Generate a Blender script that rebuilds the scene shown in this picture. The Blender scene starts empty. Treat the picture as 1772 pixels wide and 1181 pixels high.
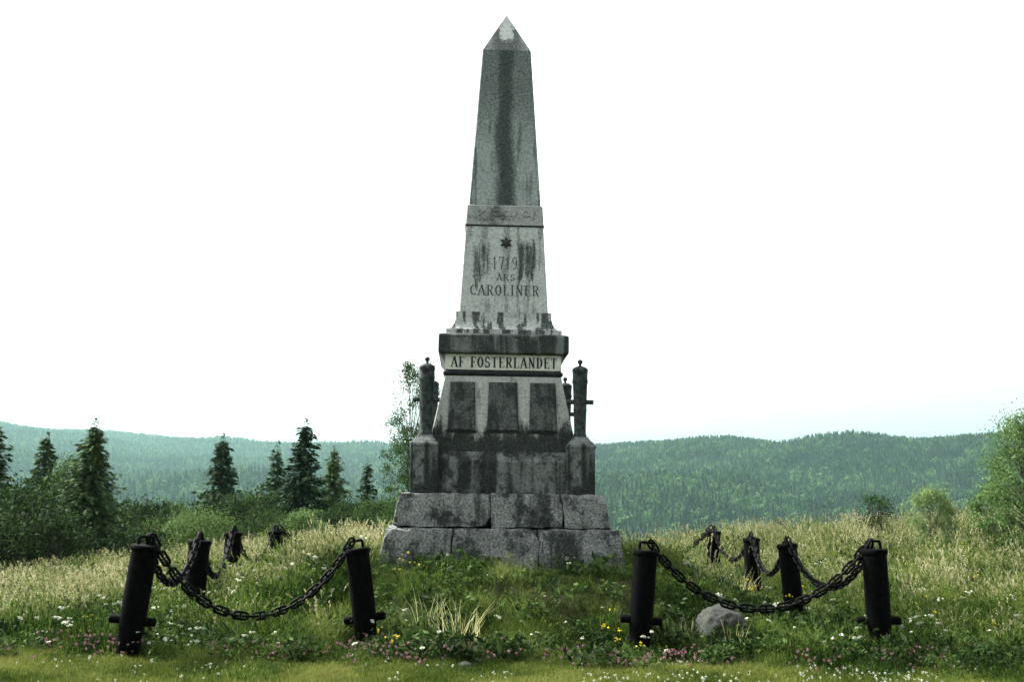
import bpy, bmesh, math, random
import numpy as np
from mathutils import Vector, Matrix, noise

random.seed(7); RNG = np.random.default_rng(11)
SC = bpy.context.scene; COL = SC.collection
R = math.radians

# ------------------------------------------------------------------ camera
EYE = 1.6; FPX = 1723.0; PITCH = R(8.74); ROLL = R(0.75)
cam_d = bpy.data.cameras.new('camera'); cam = bpy.data.objects.new('camera', cam_d); COL.objects.link(cam)
cam_d.sensor_width = 36.0; cam_d.lens = FPX / 1772.0 * 36.0; cam_d.clip_start = 0.1; cam_d.clip_end = 9000
cam.matrix_world = Matrix.Translation((0, 0, EYE)) @ Matrix.Rotation(math.pi/2 + PITCH, 4, 'X') @ Matrix.Rotation(ROLL, 4, 'Z')
SC.camera = cam

# ------------------------------------------------------------------ sky, sun, exposure
SUN_EL = R(46); SUN_AZ = R(-62)          # azimuth clockwise from +Y: sun behind and to the left of the monument
w = bpy.data.worlds.new('World'); SC.world = w; w.use_nodes = True
nt = w.node_tree; nt.nodes.clear()
sky = nt.nodes.new('ShaderNodeTexSky'); sky.sky_type = 'NISHITA'; sky.sun_disc = False
sky.sun_elevation = SUN_EL; sky.sun_rotation = SUN_AZ; sky.air_density = 1.0; sky.dust_density = 6.0; sky.ozone_density = 0.6
hs = nt.nodes.new('ShaderNodeHueSaturation'); hs.inputs['Saturation'].default_value = 0.08; hs.inputs['Value'].default_value = 1.0
bg = nt.nodes.new('ShaderNodeBackground'); bg.inputs['Strength'].default_value = 0.15
wo = nt.nodes.new('ShaderNodeOutputWorld')
nt.links.new(sky.outputs[0], hs.inputs['Color']); nt.links.new(hs.outputs[0], bg.inputs[0]); nt.links.new(bg.outputs[0], wo.inputs[0])
sun_d = bpy.data.lights.new('sun', 'SUN'); sun_d.energy = 3.9; sun_d.angle = R(10); sun_d.color = (1, 0.95, 0.86)
sun = bpy.data.objects.new('sun', sun_d); COL.objects.link(sun)
sdir = Vector((math.sin(SUN_AZ)*math.cos(SUN_EL), math.cos(SUN_AZ)*math.cos(SUN_EL), math.sin(SUN_EL)))
sun.rotation_euler = sdir.to_track_quat('Z', 'Y').to_euler(); sun.location = (-20, 10, 40)
SC.view_settings.view_transform = 'Standard'; SC.view_settings.look = 'None'
SC.view_settings.exposure = 1.68; SC.view_settings.gamma = 1.0; SC.view_settings.use_curve_mapping = False
SC.cycles.max_bounces = 6; SC.cycles.diffuse_bounces = 3; SC.cycles.glossy_bounces = 2; SC.cycles.transmission_bounces = 3
SC.cycles.use_denoising = True; SC.cycles.sample_clamp_indirect = 6
SC.cycles.volume_bounces = 1; SC.cycles.transparent_max_bounces = 6

# ------------------------------------------------------------------ helpers
def ray(px, py):
    u = (px - 886)/FPX; v = (590.5 - py)/FPX
    x = u*math.cos(ROLL) - v*math.sin(ROLL); y = u*math.sin(ROLL) + v*math.cos(ROLL)
    return x, math.cos(PITCH) - y*math.sin(PITCH), math.sin(PITCH) + y*math.cos(PITCH)
def at(px, py, d):
    x, Y, Z = ray(px, py); return Vector((x/Y*d, d, EYE + Z/Y*d))

def tag(o, label=None, cat=None, group=None, kind=None):
    if label: o['label'] = label
    if cat: o['category'] = cat
    if group: o['group'] = group
    if kind: o['kind'] = kind
    return o
def empty(name, loc=(0, 0, 0), rz=0.0):
    o = bpy.data.objects.new(name, None); COL.objects.link(o); o.location = loc; o.rotation_euler = (0, 0, rz)
    o.empty_display_size = 0.1
    return o
def link(name, me, parent=None, col=COL):
    o = bpy.data.objects.new(name, me); col.objects.link(o)
    if parent is not None: o.parent = parent
    return o

class MB:
    def __init__(s): s.v = []; s.f = []
    def add(s, v, f):
        b = len(s.v); s.v += [tuple(p) for p in v]; s.f += [tuple(i + b for i in q) for q in f]; return s
    def loft(s, rings, cap=True):
        n = len(rings[0]); v = [p for r in rings for p in r]; f = []
        for k in range(len(rings)-1):
            for i in range(n):
                j = (i+1) % n; f.append((k*n+i, k*n+j, (k+1)*n+j, (k+1)*n+i))
        if cap: f.append(tuple(range(n-1, -1, -1))); f.append(tuple((len(rings)-1)*n + i for i in range(n)))
        return s.add(v, f)
    def sq(s, prof, ch=0.012):          # prof: list of (half x, half y, z)
        rings = []
        for wx, wy, z in prof:
            c = min(ch, wx*.4, wy*.4)
            rings.append([(wx-c, -wy, z), (wx, -wy+c, z), (wx, wy-c, z), (wx-c, wy, z), (-wx+c, wy, z), (-wx, wy-c, z), (-wx, -wy+c, z), (-wx+c, -wy, z)])
        return s.loft(rings)
    def lathe(s, prof, n=24, M=None):
        rings = [[Vector((r*math.cos(2*math.pi*i/n), r*math.sin(2*math.pi*i/n), z)) for i in range(n)] for r, z in prof]
        if M is not None: rings = [[M @ p for p in r] for r in rings]
        return s.loft(rings)
    def box(s, lo, hi):
        x0, y0, z0 = lo; x1, y1, z1 = hi
        return s.loft([[(x0, y0, z), (x1, y0, z), (x1, y1, z), (x0, y1, z)] for z in (z0, z1)])
    def tube(s, pts, rad, n=8, cap=True):
        pts = [Vector(p) for p in pts]; rings = []
        up = Vector((0.31, 0.2, 0.93))
        for i, p in enumerate(pts):
            t = (pts[min(i+1, len(pts)-1)] - pts[max(i-1, 0)]).normalized()
            a = t.cross(up)
            if a.length < 1e-3: a = t.cross(Vector((1, 0, 0)))
            a.normalize(); b = a.cross(t); r = rad[i] if hasattr(rad, '__len__') else rad
            rings.append([p + (a*math.cos(2*math.pi*k/n) + b*math.sin(2*math.pi*k/n))*r for k in range(n)])
        return s.loft(rings, cap)
    def mesh(s, name, mat=None, smooth=False):
        me = bpy.data.meshes.new(name); me.from_pydata(s.v, [], s.f); me.update()
        bm = bmesh.new(); bm.from_mesh(me); bmesh.ops.recalc_face_normals(bm, faces=bm.faces); bm.to_mesh(me); bm.free()
        if mat: me.materials.append(mat)
        if smooth:
            me.polygons.foreach_set('use_smooth', [True]*len(me.polygons))
            me.set_sharp_from_angle(angle=R(35))
        return me
    def build(s, name, mat, parent=None, smooth=False): return link(name, s.mesh(name, mat, smooth), parent)

def quads_mesh(name, V, mat, nper=4):          # V: (n, nper, 3)
    n = V.shape[0]; me = bpy.data.meshes.new(name)
    me.vertices.add(n*nper); me.vertices.foreach_set('co', V.reshape(-1).astype(np.float32))
    me.loops.add(n*nper); me.loops.foreach_set('vertex_index', np.arange(n*nper, dtype=np.int32))
    me.polygons.add(n); me.polygons.foreach_set('loop_start', np.arange(0, n*nper, nper, dtype=np.int32))
    me.update(calc_edges=True); me.validate()
    if mat: me.materials.append(mat)
    return me

# ------------------------------------------------------------------ materials
def newmat(name):
    m = bpy.data.materials.new(name); m.use_nodes = True; t = m.node_tree; b = t.nodes['Principled BSDF']; return m, t, b
def N(t, kind, **kw):
    n = t.nodes.new(kind)
    for k, v in kw.items(): setattr(n, k, v)
    return n
def L(t, a, b): t.links.new(a, b)
def mathn(t, op, a, b=None, clamp=False):
    n = N(t, 'ShaderNodeMath', operation=op, use_clamp=clamp)
    for i, x in enumerate((a, b)):
        if x is None: continue
        if isinstance(x, (int, float)): n.inputs[i].default_value = x
        else: L(t, x, n.inputs[i])
    return n.outputs[0]
def smooth(t, x, a, b):
    n = N(t, 'ShaderNodeMapRange', interpolation_type='SMOOTHSTEP'); L(t, x, n.inputs[0])
    n.inputs[1].default_value = a; n.inputs[2].default_value = b; return n.outputs[0]
def mix(t, fac, a, b, blend='MIX'):
    n = N(t, 'ShaderNodeMix', data_type='RGBA', blend_type=blend)
    for i, x in ((0, fac), (6, a), (7, b)):
        if isinstance(x, (int, float)): n.inputs[i].default_value = x
        elif isinstance(x, tuple): n.inputs[i].default_value = (*x, 1)
        else: L(t, x, n.inputs[i])
    return n.outputs[2]
def noise_n(t, co, scale, detail=4, rough=.6, sc3=None):
    if sc3:
        mp = N(t, 'ShaderNodeMapping'); mp.inputs['Scale'].default_value = sc3; L(t, co, mp.inputs[0]); co = mp.outputs[0]
    n = N(t, 'ShaderNodeTexNoise'); n.inputs['Scale'].default_value = scale; n.inputs['Detail'].default_value = detail
    n.inputs['Roughness'].default_value = rough; L(t, co, n.inputs['Vector']); return n.outputs['Fac']

def stone(name, light, dark, streak=(.45, .62), blotch=.5, speck=.55, bump=.3, extra=None, streak_scale=9.0):
    """weathered granite: fine speckle, vertical rain streaks, soft blotches; extra(t, x, y, z, noise) returns one more dark-stain mask"""
    m, t, b = newmat(name)
    co = N(t, 'ShaderNodeTexCoord').outputs['Object']
    st = smooth(t, noise_n(t, co, streak_scale, 3, .6, (1, 1, .09)), *streak)
    bl = smooth(t, noise_n(t, co, 3.2, 5, .65), .42, .66)
    mask = mathn(t, 'MULTIPLY', st, .85)
    mask = mathn(t, 'MAXIMUM', mask, mathn(t, 'MULTIPLY', bl, blotch))
    if extra:
        sep = N(t, 'ShaderNodeSeparateXYZ'); L(t, co, sep.inputs[0])
        mask = extra(t, sep.outputs[0], sep.outputs[1], sep.outputs[2], mask, co)
    raw = noise_n(t, co, 38, 4, .8); sp = smooth(t, raw, .40, .60)
    mask = smooth(t, mathn(t, 'ADD', mask, mathn(t, 'MULTIPLY', mathn(t, 'SUBTRACT', raw, .5), .85)), .08, .98)
    sp2 = smooth(t, noise_n(t, co, 17, 4, .7), .46, .70)
    lt = mix(t, mathn(t, 'MULTIPLY', sp, speck), light, tuple(c*.30 for c in light))
    lt = mix(t, mathn(t, 'MULTIPLY', sp2, .35), lt, tuple(c*.5 for c in light))
    dk = mix(t, mathn(t, 'MULTIPLY', sp, .7), tuple(c*1.6 for c in dark), tuple(c*.55 for c in dark))
    c = mix(t, mask, lt, dk)
    gr = smooth(t, noise_n(t, co, 6, 4, .6), .55, .75)
    c = mix(t, mathn(t, 'MULTIPLY', gr, .30), c, (.09, .115, .085))
    L(t, c, b.inputs['Base Color']); b.inputs['Roughness'].default_value = .9; b.inputs['Specular IOR Level'].default_value = .25
    bp = N(t, 'ShaderNodeBump'); bp.inputs['Strength'].default_value = bump; bp.inputs['Distance'].default_value = .02
    L(t, noise_n(t, co, 60, 4, .7), bp.inputs['Height']); L(t, bp.outputs[0], b.inputs['Normal'])
    return m

def ex_shaft(t, x, y, z, mask, co):
    ax = mathn(t, 'MINIMUM', mathn(t, 'ABSOLUTE', x), mathn(t, 'ABSOLUTE', y))
    wob = mathn(t, 'ADD', ax, mathn(t, 'MULTIPLY', mathn(t, 'SUBTRACT', noise_n(t, co, 4, 4, .6, (1, 1, .25)), .5), .22))
    band = mathn(t, 'SUBTRACT', 1.0, smooth(t, wob, .03, .30))
    top = mathn(t, 'MULTIPLY', smooth(t, z, 5.9, 7.6), .62)
    m = mathn(t, 'MAXIMUM', mathn(t, 'MULTIPLY', mask, .75), mathn(t, 'MULTIPLY', band, .92))
    return mathn(t, 'MAXIMUM', m, top)
def ex_die(t, x, y, z, mask, co):          # dark growth running down the right of the face, clean towards the bottom
    wob = mathn(t, 'ADD', x, mathn(t, 'MULTIPLY', mathn(t, 'SUBTRACT', noise_n(t, co, 7, 3, .6, (1, 1, .12)), .5), .20))
    rt = mathn(t, 'MULTIPLY', smooth(t, wob, .15, .25), mathn(t, 'SUBTRACT', 1.0, smooth(t, wob, .38, .56)))
    lf = mathn(t, 'MULTIPLY', smooth(t, mathn(t, 'MULTIPLY', wob, -1.0), .16, .26), mathn(t, 'SUBTRACT', 1.0, smooth(t, mathn(t, 'MULTIPLY', wob, -1.0), .38, .52)))
    zz = mathn(t, 'SUBTRACT', 1.0, smooth(t, mathn(t, 'ADD', z, mathn(t, 'MULTIPLY', noise_n(t, co, 9, 3, .6, (1, 1, .2)), .3)), 5.18, 5.45))
    z2 = smooth(t, mathn(t, 'ADD', z, mathn(t, 'MULTIPLY', noise_n(t, co, 14, 3, .6, (1, 1, .1)), .7)), 4.86, 4.98)
    s = mathn(t, 'MULTIPLY', mathn(t, 'MAXIMUM', rt, mathn(t, 'MULTIPLY', lf, .75)), mathn(t, 'MULTIPLY', zz, z2))
    s = mathn(t, 'MULTIPLY', s, mathn(t, 'ADD', .30, smooth(t, noise_n(t, co, 11, 4, .7, (1, 1, .10)), .30, .66)), True)
    return mathn(t, 'MAXIMUM', mathn(t, 'MULTIPLY', mask, .62), s)
def ex_lowdie(t, x, y, z, mask, co):       # clean runs between the tablets, dark skirt below
    wob = mathn(t, 'ADD', z, mathn(t, 'MULTIPLY', noise_n(t, co, 8, 3, .6, (1, 1, .15)), .8))
    low = mathn(t, 'SUBTRACT', 1.0, smooth(t, wob, 2.72, 3.02))
    return mathn(t, 'MAXIMUM', mathn(t, 'MULTIPLY', mask, .55), mathn(t, 'MULTIPLY', low, .95))
def ex_apex(t, x, y, z, mask, co):         # white lichen near the tip, dark below it
    n = mathn(t, 'SUBTRACT', noise_n(t, co, 14, 5, .75), .5)
    zz = mathn(t, 'ADD', z, mathn(t, 'MULTIPLY', n, .5))
    ax = mathn(t, 'ADD', mathn(t, 'ABSOLUTE', x), mathn(t, 'MULTIPLY', n, .35))
    lich = mathn(t, 'MULTIPLY', smooth(t, zz, 8.33, 8.42), mathn(t, 'SUBTRACT', 1.0, smooth(t, ax, .07, .12)))
    side = mathn(t, 'MULTIPLY', smooth(t, ax, .12, .26), .25)
    return mathn(t, 'SUBTRACT', .88, mathn(t, 'MAXIMUM', mathn(t, 'MULTIPLY', lich, .88), side))

LIGHT = (.36, .39, .37); MID = (.20, .235, .215); DARK = (.030, .038, .036)
M = {}
M['shaft'] = stone('shaft_granite', (.305, .35, .335), (.027, .037, .0345), extra=ex_shaft)
M['apex'] = stone('apex_granite', (.44, .475, .455), (.040, .048, .046), extra=ex_apex)
M['band'] = stone('band_granite', (.34, .365, .35), (.06, .068, .065), blotch=.75, streak=(.6, .8))
M['die'] = stone('inscribed_granite', (.46, .50, .475), (.040, .050, .047), extra=ex_die, speck=.5)
M['flare'] = stone('flared_granite', (.42, .455, .43), (.030, .036, .034), streak=(.46, .56), blotch=.35, streak_scale=6)
M['cornice'] = stone('sooty_granite', (.15, .17, .16), (.014, .017, .016), streak=(.36, .60), blotch=.85, streak_scale=5)
M['lowdie'] = stone('lower_granite', (.40, .425, .395), (.014, .018, .016), extra=ex_lowdie, streak=(.5, .66))
M['tablet'] = stone('tablet_granite', (.105, .120, .112), (.013, .017, .0155), blotch=.85, streak=(.36, .62), speck=.9, bump=.8)
M['plinth'] = stone('plinth_granite', (.15, .17, .16), (.006, .0085, .0078), streak=(.36, .56), blotch=.9, streak_scale=4)
M['block'] = stone('rough_granite', (.31, .335, .32), (.016, .021, .019), streak=(.44, .68), blotch=.9, speck=1.0, bump=1.6, streak_scale=4)
M['boulder'] = stone('boulder_granite', (.048, .053, .048), (.014, .017, .015), streak=(.6, .8), blotch=.25, bump=.8)
def plain(name, c, rough=.6, metal=0.0, vary=.4, scale=30, bump=.2, spec=.25):
    m, t, b = newmat(name); b.inputs['Specular IOR Level'].default_value = spec; co = N(t, 'ShaderNodeTexCoord').outputs['Object']
    f = noise_n(t, co, scale, 5, .65)
    L(t, mix(t, smooth(t, f, .35, .7), tuple(x*(1-vary) for x in c), tuple(x*(1+vary) for x in c)), b.inputs['Base Color'])
    b.inputs['Roughness'].default_value = rough; b.inputs['Metallic'].default_value = metal
    bp = N(t, 'ShaderNodeBump'); bp.inputs['Strength'].default_value = bump; bp.inputs['Distance'].default_value = .01
    L(t, noise_n(t, co, scale*2.5, 3, .6), bp.inputs['Height']); L(t, bp.outputs[0], b.inputs['Normal'])
    return m
M['iron'] = plain('black_iron', (.0012, .0014, .0014), .75, .0, .9, 18, .5, .03)
M['chain'] = plain('chain_iron', (.0016, .0019, .0018), .6, .0, .6, 40, .3, .05)
M['gun'] = plain('weathered_gunmetal', (.030, .038, .037), .75, .0, .6, 14, .3, .15)
M['letter'] = plain('dark_lettering', (.022, .026, .026), .7, 0, .3, 40, .05)
M['cut_letter'] = plain('cut_lettering', (.045, .053, .050), .8, 0, .5, 40, .05)
M['plate'] = plain('pale_plate', (.52, .54, .47), .7, 0, .16, 12, .1)
M['mould_and_shadow'] = plain('black_moulding_and_shadow', (.014, .017, .016), .8, 0, .6, 18, .4)  # black mouldings, also the painted shadow strips below the tablets
M['bark'] = plain('bark', (.045, .040, .033), .95, 0, .5, 20, .6)
M['paleb'] = plain('birch_bark', (.18, .18, .165), .9, 0, .5, 12, .3)

def foliage(name, cols, trans=.35, rough=.7, patch=.9):
    """leaf colours picked per instance and per leaf island, some light passing through"""
    m, t, b = newmat(name)
    oi = N(t, 'ShaderNodeObjectInfo'); geo = N(t, 'ShaderNodeNewGeometry')
    pn = noise_n(t, oi.outputs['Location'], patch, 3, .6)
    f = mathn(t, 'ADD', mathn(t, 'MULTIPLY', mathn(t, 'SUBTRACT', pn, .5), 2.9), .5)
    f = mathn(t, 'ADD', f, mathn(t, 'MULTIPLY', mathn(t, 'SUBTRACT', oi.outputs['Random'], .5), .5))
    f = mathn(t, 'ADD', f, mathn(t, 'MULTIPLY', mathn(t, 'SUBTRACT', geo.outputs['Random Per Island'], .5), .8), True)
    cr = N(t, 'ShaderNodeValToRGB'); L(t, f, cr.inputs[0])
    e = cr.color_ramp.elements
    while len(e) < len(cols): e.new(.5)
    for i, c in enumerate(cols): e[i].position = i/(len(cols)-1); e[i].color = (*c, 1)
    b.inputs['Roughness'].default_value = rough; b.inputs['Specular IOR Level'].default_value = .06
    L(t, cr.outputs[0], b.inputs['Base Color'])
    tr = N(t, 'ShaderNodeBsdfTranslucent'); L(t, cr.outputs[0], tr.inputs['Color'])
    mx = N(t, 'ShaderNodeMixShader'); mx.inputs[0].default_value = trans
    L(t, b.outputs[0], mx.inputs[1]); L(t, tr.outputs[0], mx.inputs[2]); L(t, mx.outputs[0], t.nodes['Material Output'].inputs['Surface'])
    return m
F = {}
F['lawn'] = foliage('lawn_blades', [(.024, .046, .006), (.062, .095, .014), (.115, .145, .028), (.19, .195, .055)])
F['meadow'] = foliage('meadow_blades', [(.004, .011, .0015), (.012, .032, .004), (.038, .080, .011), (.095, .15, .026), (.17, .20, .055)])
F['ylw'] = foliage('yellow_green_blades', [(.012, .028, .004), (.038, .076, .009), (.085, .135, .021), (.17, .20, .052)], .4)
F['straw'] = foliage('straw_blades', [(.045, .072, .016), (.125, .14, .048), (.26, .255, .13), (.44, .42, .26)], .4)
F['moss'] = foliage('mossy_turf_blades', [(.012, .022, .005), (.026, .040, .009), (.045, .058, .018), (.075, .075, .032)])
F['dry'] = foliage('dry_stalks', [(.30, .33, .12), (.40, .40, .19), (.48, .47, .25)], .4)
F['herb'] = foliage('herb_leaves', [(.006, .014, .003), (.014, .030, .007), (.028, .055, .012), (.055, .095, .022)], .25)
F['spruce'] = foliage('spruce_needles', [(.006, .017, .006), (.015, .037, .012), (.032, .064, .020), (.060, .10, .034)], .15, patch=.1)
F['pine'] = foliage('young_spruce_needles', [(.018, .040, .014), (.034, .064, .020), (.055, .095, .034)], .2, patch=.1)
F['leaf'] = foliage('bush_leaves', [(.004, .011, .003), (.012, .028, .007), (.032, .066, .014), (.095, .15, .040)], .25, patch=.22)
F['bright'] = foliage('willow_leaves', [(.016, .040, .010), (.045, .095, .024), (.085, .15, .044), (.14, .20, .078)], .3, patch=.15)
F['birch'] = foliage('birch_leaves', [(.018, .040, .010), (.035, .068, .018), (.06, .10, .03)], .35)
F['far_con'] = foliage('far_spruce_crowns', [(.0012, .0065, .0030), (.0035, .0150, .0065), (.010, .030, .012), (.020, .048, .020)], .1, patch=.011)
F['far_dec'] = foliage('far_birch_crowns', [(.007, .026, .008), (.020, .058, .016), (.048, .105, .032), (.090, .155, .056)], .2, patch=.011)
def petal(name, c): return foliage(name, [c, tuple(x*.85 for x in c), tuple(min(x*1.08, .9) for x in c)], .2)
F['white'] = petal('white_petals', (.52, .54, .44)); F['pink'] = petal('pink_petals', (.27, .14, .17)); F['yellow'] = petal('yellow_petals', (.62, .52, .04))
F['stem'] = foliage('flower_stems', [(.05, .08, .02), (.08, .11, .03)], .3)

# ------------------------------------------------------------------ terrain
MX, MY, MROT = -0.15, 14.4, R(2.5)
def ss(x, a, b): t = np.clip((x-a)/(b-a), 0, 1); return t*t*(3-2*t)
def wav(x, y, s):
    return (np.sin(x/s*1.3 + 1.1) * np.cos(y/s*1.1 + .4) + .6*np.sin((x*.7+y*.9)/s*2.1 + 2.2) + .4*np.cos((x*1.1-y*.8)/s*3.7))/2
def terrain(x, y):
    x = np.asarray(x, float); y = np.asarray(y, float)
    r = np.hypot(x, y); a = np.arctan2(x, np.maximum(y, 1e-6)); a = np.where(y <= 0, np.sign(x)*1.57, a)
    z = .080*np.clip(x-4, 0, 14)*ss(y, 11, 20) - .105*np.clip(-x-4.6, 0, 30)*ss(y, 8, 15)
    d = np.maximum(np.abs(x-MX), np.abs(y-MY)); d = .5*d + .5*np.hypot(x-MX, y-MY)
    z = z + .60*(1-ss(d, 1.75, 4.5)) - .02*np.clip(y-16, 0, 8)*(1-ss(x, 3, 5))
    z = z + .05*wav(x, y, 1.9)*ss(r, 9.5, 12) + .02*wav(x, y, .7)
    z = z - .17*np.exp(-((x-1.45)**2 + (y-10.5)**2)/.40) - .08*np.exp(-((x+1.55)**2 + (y-10.5)**2)/.40) - .10*ss(x, 2.4, 3.2)*(1-ss(x, 4.6, 5.6))*ss(y, 11.4, 12.6)*(1-ss(y, 16.5, 18))
    edge = 23 + 3*ss(x, 0, 8) - 2.5*ss(-x, 2, 10)
    drop = np.clip(y-edge, 0, 1e9); fall = np.where(drop < 12, drop**2*.006, .864 + (drop-12)*.145)
    lf = ss(-a, .02, .2)
    fall = fall*(1-.35*lf*(1-ss(r, 60, 200)))
    z = z - np.minimum(fall, 58 + .05*np.minimum(fall, 200))
    # far wooded hills
    D = 1500 + 1900*ss(-a, -.06, .32)
    T = .0465 + .006*ss(a, .05, .45) + .004*ss(-a, .05, .5) + .0020*np.sin(a*11+.7) + .0013*np.sin(a*27+2) + .0007*np.sin(a*61)
    T = T - .0035*np.exp(-((a+.26)/.06)**2) - .0035*np.exp(-((a-.26)/.03)**2) - .003*np.exp(-((a-.09)/.05)**2)
    u = np.clip((r-420)/(D-420), 0, 1)
    rise = (60 + T*D)*(.35*u + .65*ss(u, 0, 1)) + wav(x, y, 150)*20*ss(u, .05, .3)*(1-ss(u, .75, 1))
    bump = 22*np.exp(-((r-1050)/300)**2)*ss(-a, .10, .24)*(1+.3*np.sin(a*17))
    hills = np.where(r > 420, rise + bump, 0) - .10*np.clip(r-D, 0, 1e9)
    side = (1-ss(np.abs(a), .9, 1.4))
    return z + hills*side*ss(y, 100, 420)
def tz(x, y): return float(terrain(x, y))

def build_ground():
    rr = np.concatenate([[0.6, 1.5, 3, 4.5, 6], np.exp(np.linspace(math.log(7), math.log(4600), 430))])
    th = np.concatenate([np.linspace(-180, -42, 40, endpoint=False), np.linspace(-42, 42, 190, endpoint=False), np.linspace(42, 180, 40, endpoint=False)])*math.pi/180
    X = rr[:, None]*np.sin(th)[None]; Y = rr[:, None]*np.cos(th)[None]; Z = terrain(X, Y)
    n = len(th); V = np.stack([X, Y, Z], -1).reshape(-1, 3)
    i, j = np.meshgrid(np.arange(len(rr)-1), np.arange(n), indexing='ij'); j2 = (j+1) % n
    Fq = np.stack([i*n+j, (i+1)*n+j, (i+1)*n+j2, i*n+j2], -1).reshape(-1, 4)
    V = np.vstack([V, [[0, 0, float(terrain(0., 0.))]]]); c = len(V)-1
    tri = [(c, int(k), int((k+1) % n)) for k in range(n)]
    me = bpy.data.meshes.new('ground'); me.from_pydata(V.tolist(), [], [tuple(q[::-1]) for q in Fq.tolist()] + [q[::-1] for q in tri]); me.update()
    me.polygons.foreach_set('use_smooth', [True]*len(me.polygons))
    m, t, b = newmat('meadow_soil'); co = N(t, 'ShaderNodeTexCoord').outputs['Object']
    c1 = mix(t, smooth(t, noise_n(t, co, 2.2, 6, .7), .35, .65), (.014, .021, .007), (.034, .042, .014))
    c1 = mix(t, smooth(t, noise_n(t, co, 9, 5, .7), .5, .72), c1, (.028, .024, .012))
    L(t, c1, b.inputs['Base Color']); b.inputs['Roughness'].default_value = 1; b.inputs['Specular IOR Level'].default_value = .1
    bp = N(t, 'ShaderNodeBump'); bp.inputs['Strength'].default_value = .6; bp.inputs['Distance'].default_value = .04
    L(t, noise_n(t, co, 25, 5, .7), bp.inputs['Height']); L(t, bp.outputs[0], b.inputs['Normal'])
    me.materials.append(m); o = link('ground', me); tag(o, kind='structure')
build_ground()

# ------------------------------------------------------------------ scatter (points with a mesh each, for grass, flowers and far woods)
def scatter(name, protos, P, S, rz, idx, tilt=None, label=None, cat=None):
    col = bpy.data.collections.new(name + '_kinds')
    for k, me in enumerate(protos): col.objects.link(bpy.data.objects.new('%s_kind_%02d' % (name, k), me))
    n = len(P); me = bpy.data.meshes.new(name); me.vertices.add(n); me.vertices.foreach_set('co', np.asarray(P, np.float32).reshape(-1))
    a = me.attributes.new('scl', 'FLOAT', 'POINT'); a.data.foreach_set('value', np.asarray(S, np.float32))
    rot = np.zeros((n, 3), np.float32); rot[:, 2] = rz
    if tilt is not None: rot[:, :2] = tilt
    a = me.attributes.new('rot', 'FLOAT_VECTOR', 'POINT'); a.data.foreach_set('vector', rot.reshape(-1))
    a = me.attributes.new('idx', 'INT', 'POINT'); a.data.foreach_set('value', np.asarray(idx, np.int32))
    o = link(name, me); tag(o, label, cat, kind='stuff')
    g = bpy.data.node_groups.new(name + '_scatter', 'GeometryNodeTree')
    g.interface.new_socket('Geometry', in_out='INPUT', socket_type='NodeSocketGeometry'); g.interface.new_socket('Geometry', in_out='OUTPUT', socket_type='NodeSocketGeometry')
    gi = g.nodes.new('NodeGroupInput'); go = g.nodes.new('NodeGroupOutput'); ip = g.nodes.new('GeometryNodeInstanceOnPoints')
    ci = g.nodes.new('GeometryNodeCollectionInfo'); ci.inputs['Collection'].default_value = col; ci.inputs['Separate Children'].default_value = True; ci.inputs['Reset Children'].default_value = True
    def na(nm, ty):
        q = g.nodes.new('GeometryNodeInputNamedAttribute'); q.data_type = ty; q.inputs['Name'].default_value = nm; return q.outputs['Attribute']
    L(g, gi.outputs[0], ip.inputs['Points']); L(g, ci.outputs[0], ip.inputs['Instance']); ip.inputs['Pick Instance'].default_value = True
    L(g, na('idx', 'INT'), ip.inputs['Instance Index']); L(g, na('rot', 'FLOAT_VECTOR'), ip.inputs['Rotation']); L(g, na('scl', 'FLOAT'), ip.inputs['Scale'])
    L(g, ip.outputs[0], go.inputs[0])
    md = o.modifiers.new('scatter', 'NODES'); md.node_group = g
    return o

# ------------------------------------------------------------------ foliage builders
def leaf_quads(C, size, aspect=.55, rng=RNG, flat=0.0):
    n = len(C); nrm = rng.normal(size=(n, 3)); nrm[:, 2] += flat; nrm /= np.linalg.norm(nrm, axis=1)[:, None]
    a = np.cross(nrm, rng.normal(size=(n, 3))); a /= np.linalg.norm(a, axis=1)[:, None]; b = np.cross(nrm, a)
    s = (size*rng.uniform(.6, 1.35, n))[:, None]
    return np.stack([C - a*s, C - b*s*aspect, C + a*s, C + b*s*aspect], 1)

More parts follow.
